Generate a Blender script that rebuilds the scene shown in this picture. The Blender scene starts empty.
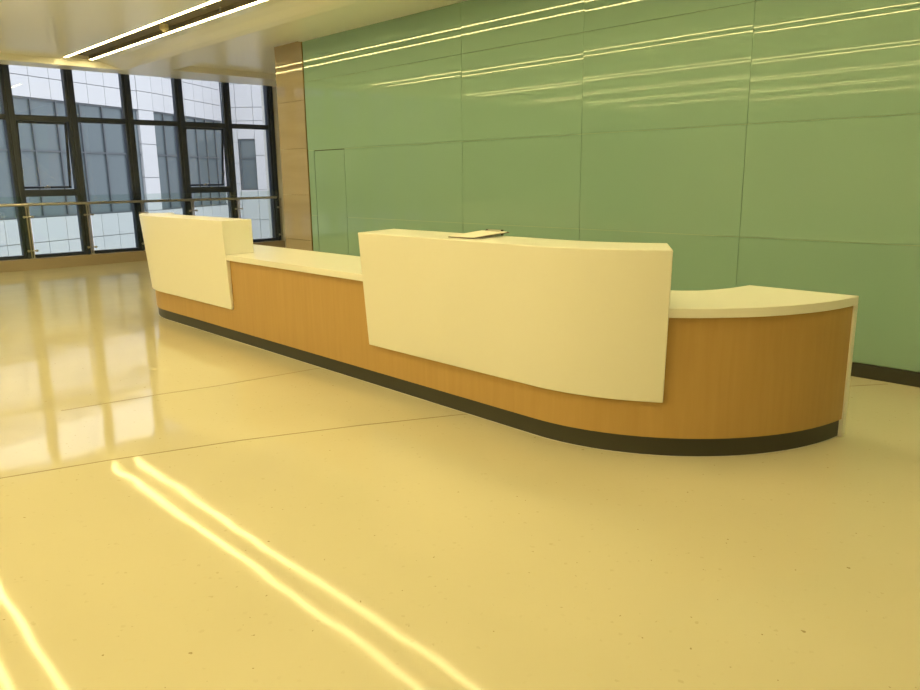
import bpy, math, random
from mathutils import Matrix, Vector
random.seed(4)
S = bpy.context.scene
COL = S.collection

# ------------------------------------------------------------------ helpers
class MB:
    """collects shapes into one mesh"""
    def __init__(self): self.v = []; self.f = []
    def box(self, x0, x1, y0, y1, z0, z1):
        b = len(self.v)
        self.v += [(x0,y0,z0),(x1,y0,z0),(x1,y1,z0),(x0,y1,z0),(x0,y0,z1),(x1,y0,z1),(x1,y1,z1),(x0,y1,z1)]
        self.f += [tuple(b+i for i in q) for q in ((0,3,2,1),(4,5,6,7),(0,1,5,4),(1,2,6,5),(2,3,7,6),(3,0,4,7))]
        return self
    def tube(self, p, q, r, n=16, r2=None):
        p = Vector(p); q = Vector(q); d = (q-p).normalized()
        a = d.orthogonal().normalized(); c = d.cross(a); b = len(self.v)
        r2 = r if r2 is None else r2
        for P, rr in ((p, r), (q, r2)):
            for i in range(n):
                t = 2*math.pi*i/n; self.v.append(tuple(P + a*math.cos(t)*rr + c*math.sin(t)*rr))
        for i in range(n):
            j = (i+1) % n; self.f.append((b+i, b+j, b+n+j, b+n+i))
        self.f.append(tuple(b+i for i in reversed(range(n)))); self.f.append(tuple(b+n+i for i in range(n)))
        return self
    def lathe(self, prof, n=24, c=(0,0,0)):
        b = len(self.v); m = len(prof)
        for r, z in prof:
            for i in range(n):
                t = 2*math.pi*i/n; self.v.append((c[0]+r*math.cos(t), c[1]+r*math.sin(t), c[2]+z))
        for k in range(m-1):
            for i in range(n):
                j = (i+1) % n; self.f.append((b+k*n+i, b+k*n+j, b+(k+1)*n+j, b+(k+1)*n+i))
        self.f.append(tuple(b+i for i in reversed(range(n)))); self.f.append(tuple(b+(m-1)*n+i for i in range(n)))
        return self
    def rings(self, rings):
        """closed cross-sections joined in order, capped"""
        b = len(self.v); m = len(rings[0])
        for r in rings: self.v += [tuple(p) for p in r]
        for k in range(len(rings)-1):
            for i in range(m):
                j = (i+1) % m; self.f.append((b+k*m+i, b+k*m+j, b+(k+1)*m+j, b+(k+1)*m+i))
        e = b+(len(rings)-1)*m
        self.f.append(tuple(b+i for i in reversed(range(m)))); self.f.append(tuple(e+i for i in range(m)))
        return self
    def build(self, name, mat, parent=None, smooth=False, bevel=0, loc=None):
        me = bpy.data.meshes.new(name); me.from_pydata(self.v, [], self.f); me.validate()
        import bmesh
        bm = bmesh.new(); bm.from_mesh(me); bmesh.ops.recalc_face_normals(bm, faces=bm.faces); bm.to_mesh(me); bm.free()
        o = bpy.data.objects.new(name, me); COL.objects.link(o); me.materials.append(mat)
        if parent: o.parent = parent
        if loc: o.location = loc
        if smooth:
            for p in me.polygons: p.use_smooth = True
            me.set_sharp_from_angle(angle=math.radians(35))
        if bevel:
            m = o.modifiers.new('bevel', 'BEVEL'); m.width = bevel; m.segments = 2; m.limit_method = 'ANGLE'; m.angle_limit = math.radians(40)
        return o

def empty(name, loc=(0,0,0), rz=0):
    o = bpy.data.objects.new(name, None); COL.objects.link(o); o.location = loc; o.rotation_euler = (0,0,rz)
    o.empty_display_size = .2
    return o
def tag(o, label, cat, group=None):
    o['label'] = label; o['category'] = cat
    if group: o['group'] = group
    return o
def struct(o, label=None, cat=None):
    o['kind'] = 'structure'
    if label: o['label'] = label
    if cat: o['category'] = cat
    return o
def copy_tree(o, parent=None):
    c = o.copy(); COL.objects.link(c)
    if parent: c.parent = parent
    for ch in list(o.children): copy_tree(ch, c)
    return c

# ---------------------------------------------------------------- materials
def lin(r, g, b): return tuple(((c/255)/12.92 if c/255 <= .04045 else ((c/255+.055)/1.055)**2.4) for c in (r,g,b)) + (1,)
def mat(name, col, rough=.5, metal=0, spec=.5, emit=None, strength=0):
    m = bpy.data.materials.new(name); m.use_nodes = True
    b = m.node_tree.nodes['Principled BSDF']
    b.inputs['Base Color'].default_value = col if len(col) == 4 else (*col, 1)
    b.inputs['Roughness'].default_value = rough; b.inputs['Metallic'].default_value = metal
    b.inputs['Specular IOR Level'].default_value = spec
    if emit: b.inputs['Emission Color'].default_value = (*emit, 1); b.inputs['Emission Strength'].default_value = strength
    return m
def nodes(m): return m.node_tree.nodes, m.node_tree.links, m.node_tree.nodes['Principled BSDF']
def noise(m, scale, detail=3, vec=None, stretch=None, dist=0):
    N, L, b = nodes(m)
    tc = N.new('ShaderNodeTexCoord'); n = N.new('ShaderNodeTexNoise')
    n.inputs['Scale'].default_value = scale; n.inputs['Detail'].default_value = detail; n.inputs['Distortion'].default_value = dist
    if stretch:
        mp = N.new('ShaderNodeMapping'); mp.inputs['Scale'].default_value = stretch
        L.new(tc.outputs['Object'], mp.inputs['Vector']); L.new(mp.outputs['Vector'], n.inputs['Vector'])
    else: L.new(tc.outputs['Object'], n.inputs['Vector'])
    return n
def ramp(m, src, stops):
    N, L, b = nodes(m); r = N.new('ShaderNodeValToRGB'); cr = r.color_ramp
    while len(cr.elements) < len(stops): cr.elements.new(.5)
    for e, (p, c) in zip(cr.elements, stops): e.position = p; e.color = c if len(c) == 4 else (*c, 1)
    L.new(src, r.inputs['Fac']); return r
def bump(m, src, strength, dist=.001):
    N, L, b = nodes(m); bp = N.new('ShaderNodeBump'); bp.inputs['Strength'].default_value = strength
    bp.inputs['Distance'].default_value = dist; L.new(src, bp.inputs['Height']); L.new(bp.outputs['Normal'], b.inputs['Normal'])
    return bp

# polished terrazzo floor: cream cement, tiny chips, faint waviness of the polish
M_floor = mat('polished_terrazzo', (.72,.67,.55), .12, spec=.17)
N, L, b = nodes(M_floor)
big = noise(M_floor, .55, 3); chips = N.new('ShaderNodeTexVoronoi'); chips.inputs['Scale'].default_value = 85
tc = N.new('ShaderNodeTexCoord'); L.new(tc.outputs['Object'], chips.inputs['Vector'])
base = ramp(M_floor, big.outputs['Fac'], [(.3, (.565,.525,.385)), (.7, (.605,.565,.42))])
chipc = ramp(M_floor, chips.outputs['Color'], [(.0, (.80,.76,.68)), (.10, (1,1,1)), (.86, (1,1,1)), (1, (1.0,.97,.9))])
mx = N.new('ShaderNodeMix'); mx.data_type = 'RGBA'; mx.blend_type = 'MULTIPLY'; mx.inputs['Factor'].default_value = .7
L.new(base.outputs['Color'], mx.inputs[6]); L.new(chipc.outputs['Color'], mx.inputs[7])
sp = noise(M_floor, 38, 2); spr = ramp(M_floor, sp.outputs['Fac'], [(.235, (.45,.38,.26)), (.27, (1,1,1))])
mx2 = N.new('ShaderNodeMix'); mx2.data_type = 'RGBA'; mx2.blend_type = 'MULTIPLY'; mx2.inputs['Factor'].default_value = .8
L.new(mx.outputs[2], mx2.inputs[6]); L.new(spr.outputs['Color'], mx2.inputs[7]); L.new(mx2.outputs[2], b.inputs['Base Color'])
wav = noise(M_floor, 2.2, 1); bump(M_floor, wav.outputs['Fac'], .3, .0065)
rg = noise(M_floor, .9, 2); mr = N.new('ShaderNodeMapRange'); mr.inputs['To Min'].default_value = .045; mr.inputs['To Max'].default_value = .075
L.new(rg.outputs['Fac'], mr.inputs['Value']); L.new(mr.outputs['Result'], b.inputs['Roughness'])

M_white = mat('cream_solid_surface', (.86,.85,.80), .28)
M_wood = mat('maple_veneer', (.5,.33,.14), .38, spec=.4)
g1 = noise(M_wood, 6, 5, stretch=(5, 5, .35), dist=.4)
rw = ramp(M_wood, g1.outputs['Fac'], [(.25, (.475,.30,.107)), (.55, (.50,.32,.117)), (.8, (.52,.335,.125))])
L2 = nodes(M_wood)[1]; L2.new(rw.outputs['Color'], nodes(M_wood)[2].inputs['Base Color'])
M_kick = mat('dark_metal_toe_kick', (.055,.055,.045), .35, .3)
M_ceil = mat('ceiling_paint', (.90,.90,.89), .28, spec=.9)
M_wallp = mat('cream_wall_paint', (.82,.80,.76), .6)
M_glassgreen = mat('mint_back_painted_glass', (.26,.425,.36), .008, spec=.55)
M_gap = mat('green_joint', (.36,.50,.36), .6)
M_dark = mat('dark_door_gap', (.012,.015,.01), .8)
M_stone = mat('beige_polished_stone', (.45,.36,.27), .04)
gs = noise(M_stone, 1.2, 5, stretch=(.5, .5, 4), dist=.6)
rs = ramp(M_stone, gs.outputs['Fac'], [(.25, (.335,.285,.215)), (.5, (.39,.33,.25)), (.8, (.44,.375,.29))])
nodes(M_stone)[1].new(rs.outputs['Color'], nodes(M_stone)[2].inputs['Base Color'])
M_frame = mat('dark_anodised_aluminium', (.042,.056,.094), .45, 0)
M_steel = mat('brushed_steel', (.55,.53,.49), .3, 1)
M_plinth = mat('tan_stone_plinth', (.36,.30,.22), .35)
M_trough = mat('dark_ceiling_channel', (.20,.175,.155), .7)
M_joint = mat('floor_expansion_joint', (.24,.19,.11), .6)
M_lamp = mat('led_strip_diffuser', (.9,.9,.85), .5, emit=(1.0,.80,.335), strength=30.5)
M_plastic = mat('cream_plastic', (.75,.66,.45), .4)
M_paper = mat('white_paper', (.82,.80,.74), .6)
M_board = mat('dark_clipboard', (.10,.06,.04), .5)
M_black = mat('black_metal', (.02,.02,.02), .35)
M_clad = mat('white_cladding_panel', (.55,.54,.555), .4)
M_cladgap = mat('cladding_joint', (.35,.36,.38), .7)
M_facglass = mat('grey_facade_glass', (.115,.14,.152), .12, spec=.5)
M_facframe = mat('facade_mullion_grey', (.09,.10,.112), .5)
M_conc = mat('grey_roofing', (.48,.48,.48), .8)
def clear_glass(name, tint, k=1.0):
    m = bpy.data.materials.new(name); m.use_nodes = True; N = m.node_tree.nodes; L = m.node_tree.links; N.clear()
    o = N.new('ShaderNodeOutputMaterial'); t = N.new('ShaderNodeBsdfTransparent'); t.inputs['Color'].default_value = (*tint, 1)
    g = N.new('ShaderNodeBsdfGlossy'); g.inputs['Roughness'].default_value = .02; g.inputs['Color'].default_value = (.9,.95,.95,1)
    fr = N.new('ShaderNodeFresnel'); fr.inputs['IOR'].default_value = 1.45
    x = N.new('ShaderNodeMixShader'); L.new(fr.outputs['Fac'], x.inputs['Fac']); L.new(t.outputs['BSDF'], x.inputs[1]); L.new(g.outputs['BSDF'], x.inputs[2])
    L.new(x.outputs['Shader'], o.inputs['Surface']); return m
M_glass = clear_glass('window_glass', (.93,.95,.95))
M_balglass = clear_glass('balustrade_glass', (.90,.94,.92))

# -------------------------------------------------------------------- sizes
ZC, ZT = 3.204, 3.300          # ceiling border, ceiling tray
WY = 5.755                    # face of the green wall
XW = -14.50                   # window plane
XR, YB = 6.0, -11.0           # room ends out of frame
COLX0, COLX1 = -9.705, -9.015

# ------------------------------------------------------------- floor & walls
struct(MB().box(-14.9, XR+.1, YB-.1, 8.6, -.12, 0).build('floor', M_floor))
def joint(name, pts, w=.006):
    m = MB()
    for (a, b_) in zip(pts[:-1], pts[1:]):
        A = Vector((*a, 0)); B = Vector((*b_, 0)); d = (B-A).normalized(); n = Vector((-d.y, d.x, 0))*w/2
        v = len(m.v)
        for z in (-.003, .0008):
            for P in (A-n, B-n, B+n, A+n): m.v.append((P.x, P.y, z))
        m.f += [tuple(v+i for i in q) for q in ((0,3,2,1),(4,5,6,7),(0,1,5,4),(1,2,6,5),(2,3,7,6),(3,0,4,7))]
    struct(m.build(name, M_joint))
joint('trim_1', [(-4.33,.20),(-4.185,.77),(-4.054,1.243),(-3.837,1.899),(-3.56,2.55),(-3.284,3.11),(-2.95,3.70),(-2.55,4.32),(-2.17,4.93),(-1.797,5.473),(-1.643,5.694)], .009)
joint('trim_2', [(-5.20,1.35),(-5.11,1.983),(-5.03,2.357),(-4.95,3.085),(-4.86,3.75)], .007)

# green glass wall: panes with open joints over a dark backing
xs = [COLX1+.012, -6.0, -4.42, -2.84, -1.26, .32, 1.90, 3.48, XR]
zs = [.105, .965, 1.825, 2.70, ZC+.03]
struct(MB().box(COLX1, XR+.1, WY+.012, WY+.2, 0, 3.5).build('wall_green', M_gap))
D0, D1, DZ = -8.853, -8.163, 1.825
def pane(m, x0, x1, z0, z1, g=.0022):
    x0 += g; x1 -= g; z0 += g; z1 -= g
    t, u = random.uniform(-.0016, .0016), random.uniform(-.0010, .0010)
    v = len(m.v); y = WY
    for (xx, zz, sx, sz) in ((x0,z0,-1,-1),(x1,z0,1,-1),(x1,z1,1,1),(x0,z1,-1,1)):
        m.v.append((xx, y + sx*t + sz*u, zz))
    for (xx, zz) in ((x0,z0),(x1,z0),(x1,z1),(x0,z1)): m.v.append((xx, y+.011, zz))
    m.f += [tuple(v+i for i in q) for q in ((0,1,2,3),(4,7,6,5),(0,4,5,1),(1,5,6,2),(2,6,7,3),(3,7,4,0))]
m = MB()
for i in range(len(xs)-1):
    for k in range(len(zs)-1):
        x0, x1, z0, z1 = xs[i], xs[i+1], zs[k], zs[k+1]
        if i == 0 and k < 2:
            pane(m, x0, D0-.001, z0, z1); pane(m, D1+.001, x1, z0, z1)
        else: pane(m, x0, x1, z0, z1)
struct(m.build('wall_green_glass', M_glassgreen))
m = MB(); m.box(D0+.006, D1-.007, WY+.001, WY+.011, .11, DZ-.010)
door = struct(m.build('door_1', M_glassgreen))
MB().box(D0-.003, D1+.003, WY+.0112, WY+.0122, .105, DZ).build('door_gap_shade', M_dark, door)  # near-black sheet behind the door, painting shade into its edge gaps
struct(MB().box(D1+.55, XR, WY-.012, WY+.02, 0, .10).build('baseboard_green', M_kick, bevel=.002))
# stone pier at the end of the glass, and thin metal edge beside it
m = MB()
zz = [0, .62, 1.24, 1.86, 2.48, ZC+.02]
for a, b_ in zip(zz[:-1], zz[1:]): m.box(COLX0, COLX1-.004, WY-.004, WY+.62, a+.001, b_-.001)
struct(m.build('wall_pier', M_stone, bevel=.001))
struct(MB().box(COLX1-.003, COLX1+.010, WY-.010, WY+.012, 0, ZC).build('trim_3', mat('bronze_edge', (.22,.16,.07), .4, .5)))
# corridor wall behind the pier, end wall, other walls of the hall
struct(MB().box(-14.9, XR+.1, 8.45, 8.6, 0, 3.7).build('wall_corridor', M_wallp))
struct(MB().box(-14.9, XR+.1, YB-.15, YB, 0, 3.7).build('wall_back', M_wallp))
struct(MB().box(XR, XR+.15, YB, 8.45, 0, 3.7).build('wall_right', M_wallp))

# ------------------------------------------------------------------ ceiling
TY = [4.24, 1.42, -1.25, -3.5, -5.6, -7.4]      # centre lines of the light channels
HW = .215
XT, YT = -13.05, 4.62                           # far and near edge of the raised tray
m = MB()
m.box(-13.52, XT, YB, 8.45, ZC, ZC+.12)                  # border along the windows
m.box(XT, -12.6, 4.95, 8.45, ZC, ZC+.12)
m.box(-12.6, XR, 4.95, 5.56, ZC, ZC+.12)                 # border along the green wall
m.box(-12.6, COLX1-.002, 5.56, 8.45, ZT, ZT+.1)          # corridor recess
m.box(COLX1, XR, 5.56, 8.45, ZC, ZC+.12)
v = len(m.v); cove = []
for x in (XT-.01, XR):
    cove.append([(x, 4.96, ZC), (x, 4.93, ZC+.003), (x, 4.86, ZC+.020), (x, 4.74, ZC+.062), (x, YT+.03, ZT-.012), (x, YT-.02, ZT), (x, YT-.02, ZT+.05), (x, 4.96, ZT+.05)])
m.rings(cove)
edges = [YT]
for y in TY: edges += [y+HW, y-HW]
edges.append(YB)
for i in range(0, len(edges), 2): m.box(XT-.01, XR, edges[i+1], edges[i], ZT, ZT+.1)
for y in TY: m.box(XT-.01, -12.93, y-HW, y+HW, ZT, ZT+.1); m.box(.7, XR, y-HW, y+HW, ZT, ZT+.1)
m.box(-14.9, -13.50, YB, 8.45, 3.62, 3.72)               # slab over the window head
m.box(-13.54, -13.50, YB, 8.45, ZC+.1, 3.62)
m.box(-13.52, XR, YB, 8.45, 3.60, 3.72)
struct(m.build('ceiling', M_ceil))

# linear ceiling lights: dark channel with a strip of light down each side
X0L, X1L = -12.93, .7
def make_light():
    r = empty('ceiling_light', (0, TY[0], ZT))
    h = MB(); h.box(X0L+.002, X1L, -HW+.062, HW-.062, .055, .075)
    h.box(X0L+.002, X1L, -HW+.058, -HW+.064, 0, .075); h.box(X0L+.002, X1L, HW-.064, HW-.058, 0, .075)
    h.build('channel', M_trough, r)
    for s in (-1, 1):
        y0, y1 = sorted((s*(HW-.002), s*(HW-.058)))
        MB().box(X0L+.004, X1L, y0, y1, .003, .03).build('light_strip', M_lamp, r)
    return r
lt = make_light()
where = ['nearest the green wall, the row in view', 'second row out from the green wall',
         'third row out from the green wall', 'fourth row out from the green wall', 'fifth row out from the green wall', 'row farthest from the green wall']
for i, y in enumerate(TY):
    o = lt if i == 0 else copy_tree(lt)
    o.location = (0, y, ZT)
    tag(o, 'twin strip light in a dark ceiling channel, ' + where[i], 'ceiling light', 'linear ceiling lights')
# fittings in the visible channel
def fitting(name, x, y, mtl, prof, label, cat):
    o = MB().lathe(prof).build(name, mtl, None, True, loc=(x, y, ZT+(.02 if name == 'smoke_detector' else .055))); tag(o, label, cat)
fitting('smoke_detector', -9.80, 4.27, M_plastic, [(.055,.035),(.055,-.018),(.045,-.03),(.03,-.034),(.022,-.05),(.018,-.055)], 'small round cream smoke detector inside the dark ceiling light channel', 'smoke detector')
fitting('ceiling_speaker', -8.60, 4.20, mat('grey_plastic', (.55,.5,.45), .5), [(.06,0),(.06,-.006),(.05,-.010),(.02,-.010)], 'flat pale round disc in the dark channel, nearer than the smoke detector', 'ceiling fitting')
fitting('sprinkler', -8.42, 4.34, mat('chrome', (.8,.8,.8), .2, 1), [(.02,0),(.02,-.008),(.008,-.012),(.008,-.045),(.018,-.048),(.018,-.052)], 'tiny bright sprinkler head beside the flat disc in the channel', 'sprinkler')

# ------------------------------------------------------------------ windows
PX0 = -14.29
struct(MB().box(PX0-.62, PX0, YB, 8.45, 0, .182).build('trim_4', M_plinth, bevel=.004))
PITCH = .964; Y0 = 3.570; MW = .146
ZTR0, ZTR1, ZHEAD = 2.46, 2.55, 3.60
def make_bay(kind):
    r = empty('window_1', (XW, 0, .182))
    z0 = -.0
    H_ = ZHEAD-.182; a = ZTR0-.182; c = ZTR1-.182; y1 = PITCH
    MB().box(-.07, .07, 0, MW, 0, H_).box(.07, .10, .045, MW-.045, 0, H_).build('mullion', M_frame, r, bevel=.003)
    MB().box(-.05, .06, MW, y1, a, c).build('transom', M_frame, r)
    MB().box(-.05, .06, MW, y1, 0, .055).box(-.05, .06, MW, y1, H_-.06, H_).build('window_frame', M_frame, r)
    MB().box(-.012, -.002, MW, y1, c, H_-.06).build('window_pane', M_glass, r)
    if kind == 'sash':
        s0, s1 = 1.245-.182, 1.33-.182
        MB().box(-.05, .06, MW, y1, s0-.03, s1).build('transom', M_frame, r)
        MB().box(-.012, -.002, MW, y1, .055, s0-.03).build('window_pane', M_glass, r)
        sa = MB(); y_a, y_b = MW+.012, y1-.012; hh = a - s1 - .01; w = .036
        sa.box(-.02, .02, y_a, y_a+w, -hh, 0).box(-.02, .02, y_b-w, y_b, -hh, 0).box(-.02, .02, y_a, y_b, -w, 0).box(-.02, .02, y_a, y_b, -hh, -hh+w)
        so = sa.build('sash', M_frame, r); so.location = (-.02, 0, a-.004); so.rotation_euler = (0, math.radians(8), 0)
        MB().box(-.006, .004, y_a+w, y_b-w, -hh+w, -w).build('sash_pane', M_glass, so)
        yc = (y_a+y_b)/2
        MB().box(.02, .03, yc-.05, yc+.05, -hh+.005, -hh+.035).box(.03, .045, yc-.01, yc+.01, -hh-.0, -hh+.06).build('sash_handle', M_steel, so)
        for yy in (y_a+.02, y_b-.02):
            MB().tube((-.02, yy, .62), (-.17, yy, .30), .006, 6).build('stay_arm', M_steel, r, loc=(0, 0, s1-.28))
    else:
        MB().box(-.012, -.002, MW, y1, .055, a).build('window_pane', M_glass, r)
    return r
bays = {'plain': make_bay('plain'), 'sash': make_bay('sash')}
used = set(); n = 0
kmin = int((YB - Y0)/PITCH)
for k in range(5, kmin-1, -1):
    kind = 'sash' if (k % 3 == 0) else 'plain'
    o = bays[kind] if kind not in used else copy_tree(bays[kind]); used.add(kind)
    n += 1; o.name = 'window_%d' % n; o.location = (XW, Y0 + k*PITCH - MW/2, .182); o['kind'] = 'structure'
# corridor end beside the last mullion
# balustrade in front of the windows
rail = empty('handrail', (PX0-.07, 0, .182))
tag(rail, 'long stainless steel handrail on posts with glass infill before the window wall', 'railing')
MB().tube((0, YB+.2, .905), (0, 8.35, .905), .024, 16).build('rail_tube', M_steel, rail, True)
k = 5; ys = []
while True:
    y = Y0 + k*PITCH + .045
    if y < YB+.3: break
    ys.append(y); k -= 1
for y in ys:
    p = MB().box(-.008, .008, y-.026, y-.006, 0, .885).box(-.008, .008, y+.010, y+.030, 0, .885).box(-.014, .014, y-.03, y+.034, .86, .885).box(-.03, .03, y-.04, y+.045, 0, .010)
    po = p.build('post', M_steel, rail, bevel=.001)
    for z in (.13, .70):
        c = MB().tube((.0, y-.06, z), (.0, y+.07, z), .012, 10).tube((-.012, y-.06, z), (.014, y-.06, z), .02, 12).tube((-.012, y+.07, z), (.014, y+.07, z), .02, 12)
        c.build('glass_clamp', M_steel, po)
for a, b_ in zip(ys[1:], ys[:-1]):
    MB().box(-.005, .005, a+.05, b_-.045, .07, 1.04).build('glass_panel', M_balglass, rail)

# -------------------------------------------------------------- reception desk
CX, CY = -5.27, 3.175
desk = empty('reception_desk', (CX, CY, 0), -math.atan(.012))
tag(desk, 'long curved reception desk with maple front, cream counters and dark toe kick on terrazzo floor', 'reception desk')
US, EA, EB, TR = 2.575, 1.21, 1.28, 1.245
def LS(s): return 1.035 if s < 0 else 1.0     # the far wing is slightly longer
def front(s, d):
    """plan point on the desk front, s along it from the centre, d outwards"""
    sg = -1 if s < 0 else 1; s = abs(s)
    if s <= US: u, v, nx, ny = s, 0, 0, -1
    else:
        t = (s-US)/TR
        u = US + EA*math.sin(t); v = EB*(1-math.cos(t))
        tx, ty = EA*math.cos(t), EB*math.sin(t); l = math.hypot(tx, ty); nx, ny = ty/l, -tx/l
    return (sg*(u+nx*d)*LS(sg), v+ny*d)
SE = US + TR*math.acos(1-1.197/EB)
def svals(a, b_, n): return [a+(b_-a)*i/n for i in range(n+1)]
def full(se, n=26): return sorted(set([-x for x in svals(US, se, n)] + svals(-US, US, 10) + svals(US, se, n)))
def sweep(sec, ss):
    return [[(*front(s, d), z) for d, z in sec] for s in ss]
MB().rings(sweep([(.013,.105),(.013,.747),(-.012,.747),(-.012,.105)], full(SE))).build('front_panel', M_wood, desk, True)
MB().rings(sweep([(0,0),(0,.106),(-.02,.106),(-.02,0)], full(SE))).build('toe_kick', M_kick, desk, True)
MB().rings(sweep([(.0025,0),(.0025,.004),(-.002,.004),(-.002,0)], full(SE))).build('sealant_line', mat('clear_sealant', (.6,.58,.52), .4), desk, True)
BACK = [(0,.68),(2.25,.68),(2.50,.682),(2.72,.69),(2.88,.712),(2.99,.75),(3.075,.83),(3.125,.93),(3.16,1.05),(3.183,1.234)]
def back(s):
    sg = -1 if s < 0 else 1; s = abs(s)
    if s <= 2.25: return (sg*s, .68)
    f = (s-2.25)/(SE2-2.25)
    pts = BACK[1:]; Ls = [0]
    for a, b_ in zip(pts[:-1], pts[1:]): Ls.append(Ls[-1]+math.dist(a, b_))
    q = f*Ls[-1]
    for i in range(len(pts)-1):
        if q <= Ls[i+1]+1e-9:
            r = (q-Ls[i])/(Ls[i+1]-Ls[i]); return (sg*(pts[i][0]+(pts[i+1][0]-pts[i][0])*r), pts[i][1]+(pts[i+1][1]-pts[i][1])*r)
    return (sg*pts[-1][0], pts[-1][1])
SE2 = US + TR*math.acos(1-1.230/EB)
ZT1, ZT0 = .798, .749
rings = []
for s in full(SE2, 34):
    f = front(s, .042-.022*max(0, (abs(s)-3.3)/(SE2-3.3))); bk = back(s); bk = (bk[0]*LS(s), bk[1])
    if abs(abs(s)-SE2) < 1e-6: f = (math.copysign(3.806, s)*LS(s), 1.234)
    rings.append([(*f, ZT1), (*bk, ZT1), (*bk, ZT0), (*f, ZT0)])
MB().rings(rings).build('worktop', M_white, desk, True, bevel=.003)
for sg in (1, -1):
    x0, x1 = sorted((sg*3.20*LS(sg), sg*3.806*LS(sg)))
    MB().box(x0, x1, 1.194, 1.234, 0, ZT0+.0005).build('end_panel', M_white, desk, bevel=.002)
# raised counters whose fronts lean out and hang over the maple
def raised(s0b, s0t, s1b, s1t, skew0=0, skew1=0, dt=.155, dt0=None):
    sec = [(.040,.303,'b'),(dt,1.10,'f'),(-.238,1.10,'k'),(-.238,ZT1+.0005,'k'),(.041,ZT1+.0005,'m'),(.0435,ZT1-.01,'m'),(.0435,ZT0-.003,'m'),(.0145,ZT0-.003,'m'),(.0145,.303,'b')]
    n = 40; R = []
    for i in range(n+1):
        f = i/n; ring = []
        for d, z, w in sec:
            h = (z-.303)/(1.10-.303)
            a = s0b+(s0t-s0b)*h; b_ = s1b+(s1t-s1b)*h
            if w == 'k': a += skew0; b_ += skew1
            if w == 'f' and dt0: d = dt0+(dt-dt0)*f
            ring.append((*front(a+(b_-a)*f, d), z))
        R.append(ring)
    return MB().rings(R).build('raised_counter', M_white, desk, True, bevel=.005)
SP = US + TR*math.radians(33.6)
raised(1.04, 1.12, SP+.012, SP+.016, -.11, 0)
raised(-SP+.02, -SP+.0, -1.02, -1.035, 0, -.02, .062, .106)
# plain support panels under the worktop, set back behind the front
for x in (-2.6, -1.05, 1.05, 2.6):
    MB().box(x-.012, x+.012, .03, .62, 0, ZT0).build('support_panel', M_wood, desk)

# clipboard lying on the nearer raised counter, lifted a little by its clip
cb = empty('clipboard', (-3.245, 3.245, 1.1105))
cb.rotation_euler = (math.radians(3), 0, math.radians(3))
tag(cb, 'dark clipboard holding white paper lying on the nearer raised cream counter', 'clipboard')
MB().box(-.105, .105, -.16, .16, 0, .004).build('board', M_board, cb, bevel=.001)
MB().box(-.101, .101, -.157, .14, .004, .009).build('paper', M_paper, cb)
MB().box(-.055, .055, .120, .150, -.003, .013).tube((-.055, .145, .012), (.055, .145, .012), .005, 10).build('clip', M_steel, cb)
for a in (-1, 1):
    MB().tube((a*.060, .145, -.0165), (a*.060, .145, .018), .009, 12).build('clip_end', M_black, cb)

# ------------------------------------------------------- building across the court
bd = empty('office_building', (-28, 10, -5.0))
tag(bd, 'white panelled office building with grey ribbon windows seen outside beyond the window wall', 'building')
BO = Vector((-28, 10, -5.0))
def wing(P, Q, s0, s1, zones, pitch, jp, off=.03):
    """cladding, glazing and mullions of one straight stretch of facade between distances s0..s1 from P"""
    P = Vector((*P, 0)); Q = Vector((*Q, 0)); d = (Q-P).normalized(); nrm = Vector((d.y, -d.x, 0))  # towards the hall
    if nrm.dot(Vector((0,0,0))-P) < 0: nrm = -nrm
    def bx(m, a, b_, o0, o1, z0, z1):
        v = len(m.v)
        for z in (z0, z1):
            for s, o in ((a,o0),(b_,o0),(b_,o1),(a,o1)):
                p = P + d*s + nrm*o - BO; m.v.append((p.x, p.y, z-BO.z))
        m.f += [tuple(v+i for i in q) for q in ((0,3,2,1),(4,5,6,7),(0,1,5,4),(1,2,6,5),(2,3,7,6),(3,0,4,7))]
    back_ = MB()
    bx(back_, s0, s1, -.6, -.12, -5, zones[0][1] if zones[0][0] > 3 else 9.0)
    back_.build('wall_core', M_cladgap, bd)
    for z0, z1, rows, kind in zones:
        if kind == 'clad':
            n = max(1, round((s1-s0)/jp)); st = (s1-s0)/n
            clad = MB()
            for r in range(rows):
                a, b_ = z0+(z1-z0)*r/rows, z0+(z1-z0)*(r+1)/rows
                for i in range(n): bx(clad, s0+i*st+.008, s0+(i+1)*st-.008, -.12, 0, a+.010, b_-.010)
            clad.build('cladding', M_clad, bd)
        elif kind == 'glass':
            gl = MB(); bx(gl, s0, s1, -.12, -.09, z0, z1); g = gl.build('window', M_facglass, bd)
            mu = MB(); s = s0+off
            while s < s1:
                bx(mu, s, s+.06, -.09, -.03, z0, z1); s += pitch
            for z in ([2.37] if z0 < 2.37 < z1 else []) + [z0, z1-.05]: bx(mu, s0, s1, -.09, -.04, z, z+.05)
            mu.build('window_mullion', M_facframe, g)
        elif kind == 'holes':
            pass
    return bx
stdB = [(3.95, 8.45, 7, 'clad'), (.39, 3.95, 1, 'glass'), (-.36, .39, 1, 'clad'), (-1.15, -.36, 1, 'clad'), (-4.2, -1.15, 1, 'glass'), (-5, -4.2, 1, 'clad')]
std = [(3.95, 5.2, 2, 'clad')] + stdB[1:]
PA, PB, PC, PD = (-23.2,1.5), (-28.25,11.1), (-28.65,11.8), (-32,16.3)
dA = (Vector(PB)-Vector(PA)).normalized()
PAm = tuple(Vector(PA)-dA*14)
LA = (Vector(PB)-Vector(PAm)).length
bxA = wing(PAm, PB, 0, LA-.02, std, .953, .75, .257)
g_ = MB(); bxA(g_, 0, LA-.02, -2.4, .1, 5.5, 6.25); g_.build('sky_blocker', M_clad, bd)  # unseen slab added above the facade to block sky reflected in the floor
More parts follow.
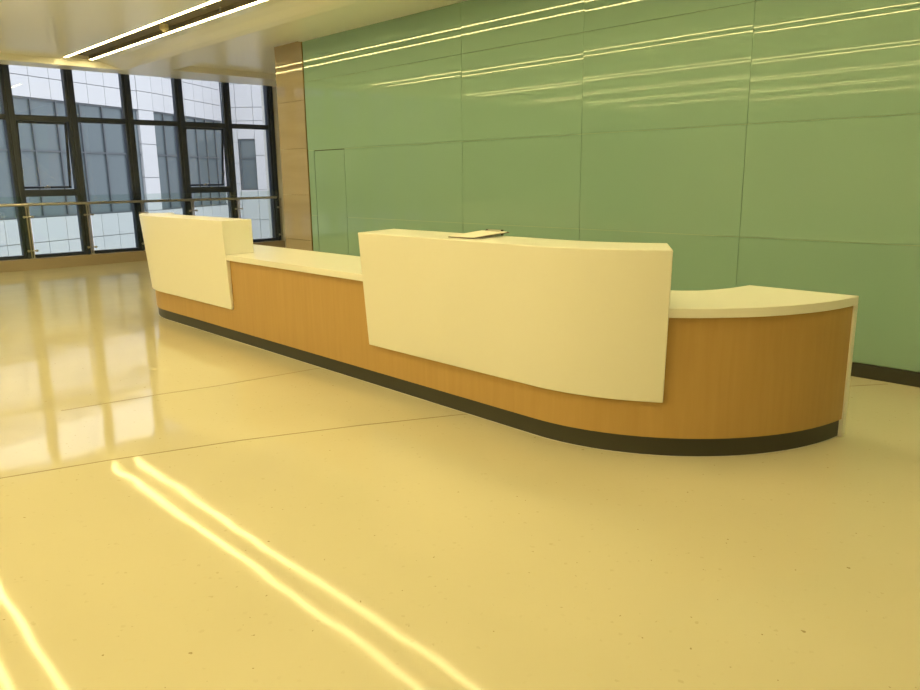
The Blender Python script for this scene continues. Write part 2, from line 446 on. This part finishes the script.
for i in range(5):
    g_ = MB(); sA = 1+i*(LA-2)/4; bxA(g_, sA, sA+.14, -.3, -.16, 5.2, 5.5); g_.build('sky_blocker_post', M_facframe, bd)  # added props under the unseen sky-blocking slab
solid = [(-5, 8.45, 14, 'clad')]
wing(PB, PC, 0, (Vector(PC)-Vector(PB)).length, [(-5, .39, 7, 'clad'), (.39, 3.95, 3, 'clad'), (3.95, 8.45, 7, 'clad')], 1, 1.2)
wing(PC, PD, 0, 5.35, stdB, .80, .80, .69)
# frontal wing with single windows
PE = (-26.0, 22.6)
bx = wing(PD, PE, -.3, .50, [(-5, 3.98, 10, 'clad'), (3.98, 4.55, 1, 'clad'), (4.55, 8.45, 4, 'clad')], 1, 1.6)
bx = wing(PD, PE, .50, 1.25, [(-5, -1.75, 3, 'clad'), (-.30, 1.02, 1, 'clad'), (-1.35, -.30, 1, 'clad'), (1.02, 3.21, 1, 'glass'), (3.21, 3.98, 1, 'clad'), (3.98, 4.55, 1, 'clad'), (4.55, 8.45, 4, 'clad')], 1, .76)
bx = wing(PD, PE, 1.25, 7.0, [(-5, -1.75, 3, 'clad'), (-1.35, -.30, 1, 'clad'), (-.30, 1.02, 1, 'clad'), (1.02, 3.98, 2, 'clad'), (3.98, 4.55, 1, 'clad'), (4.55, 8.45, 4, 'clad')], 1, 1.0)
for a, b_ in ((.78, 1.32),):
    g_ = MB(); bx(g_, a, b_, -.02, .01, -1.75, -1.30); g_.build('window', M_facglass, bd)
# roof slab and court floor
struct(MB().box(-60, -15.2, -40, 50, -5.3, -5.0).build('ground', M_conc))

# --------------------------------------------------------------- world & light
w = bpy.data.worlds.new('overcast'); S.world = w; w.use_nodes = True
N = w.node_tree.nodes; Lk = w.node_tree.links; bg = N['Background']
tc = N.new('ShaderNodeTexCoord'); sx = N.new('ShaderNodeSeparateXYZ'); cr = N.new('ShaderNodeValToRGB')
Lk.new(tc.outputs['Generated'], sx.inputs[0]); Lk.new(sx.outputs['Z'], cr.inputs['Fac'])
cr.color_ramp.elements[0].color = (.55,.59,.66,1); cr.color_ramp.elements[0].position = 0
cr.color_ramp.elements[1].color = (.92,.94,1.0,1); cr.color_ramp.elements[1].position = .5
Lk.new(cr.outputs['Color'], bg.inputs['Color']); bg.inputs['Strength'].default_value = 2.7

# -------------------------------------------------------------------- camera
cam = bpy.data.cameras.new('camera'); co = bpy.data.objects.new('camera', cam); COL.objects.link(co)
R = ((0.689753, 0.149119, -0.708522), (0.723954, -0.157475, 0.671634), (-0.011422, -0.976199, -0.216574))
co.matrix_world = Matrix(((R[0][0], -R[0][1], -R[0][2], 0), (R[1][0], -R[1][1], -R[1][2], 0), (R[2][0], -R[2][1], -R[2][2], 1.45), (0,0,0,1)))
cam.sensor_width = 36; cam.lens = 36*755/920; cam.clip_start = .05; cam.clip_end = 300
S.camera = co
vs = S.view_settings; vs.view_transform = 'Standard'; vs.look = 'None'; vs.gamma = 1; vs.exposure = 0; vs.use_curve_mapping = False
S.cycles.use_denoising = True; S.cycles.max_bounces = 8; S.cycles.diffuse_bounces = 5; S.cycles.transparent_max_bounces = 12
S.cycles.sample_clamp_indirect = 6
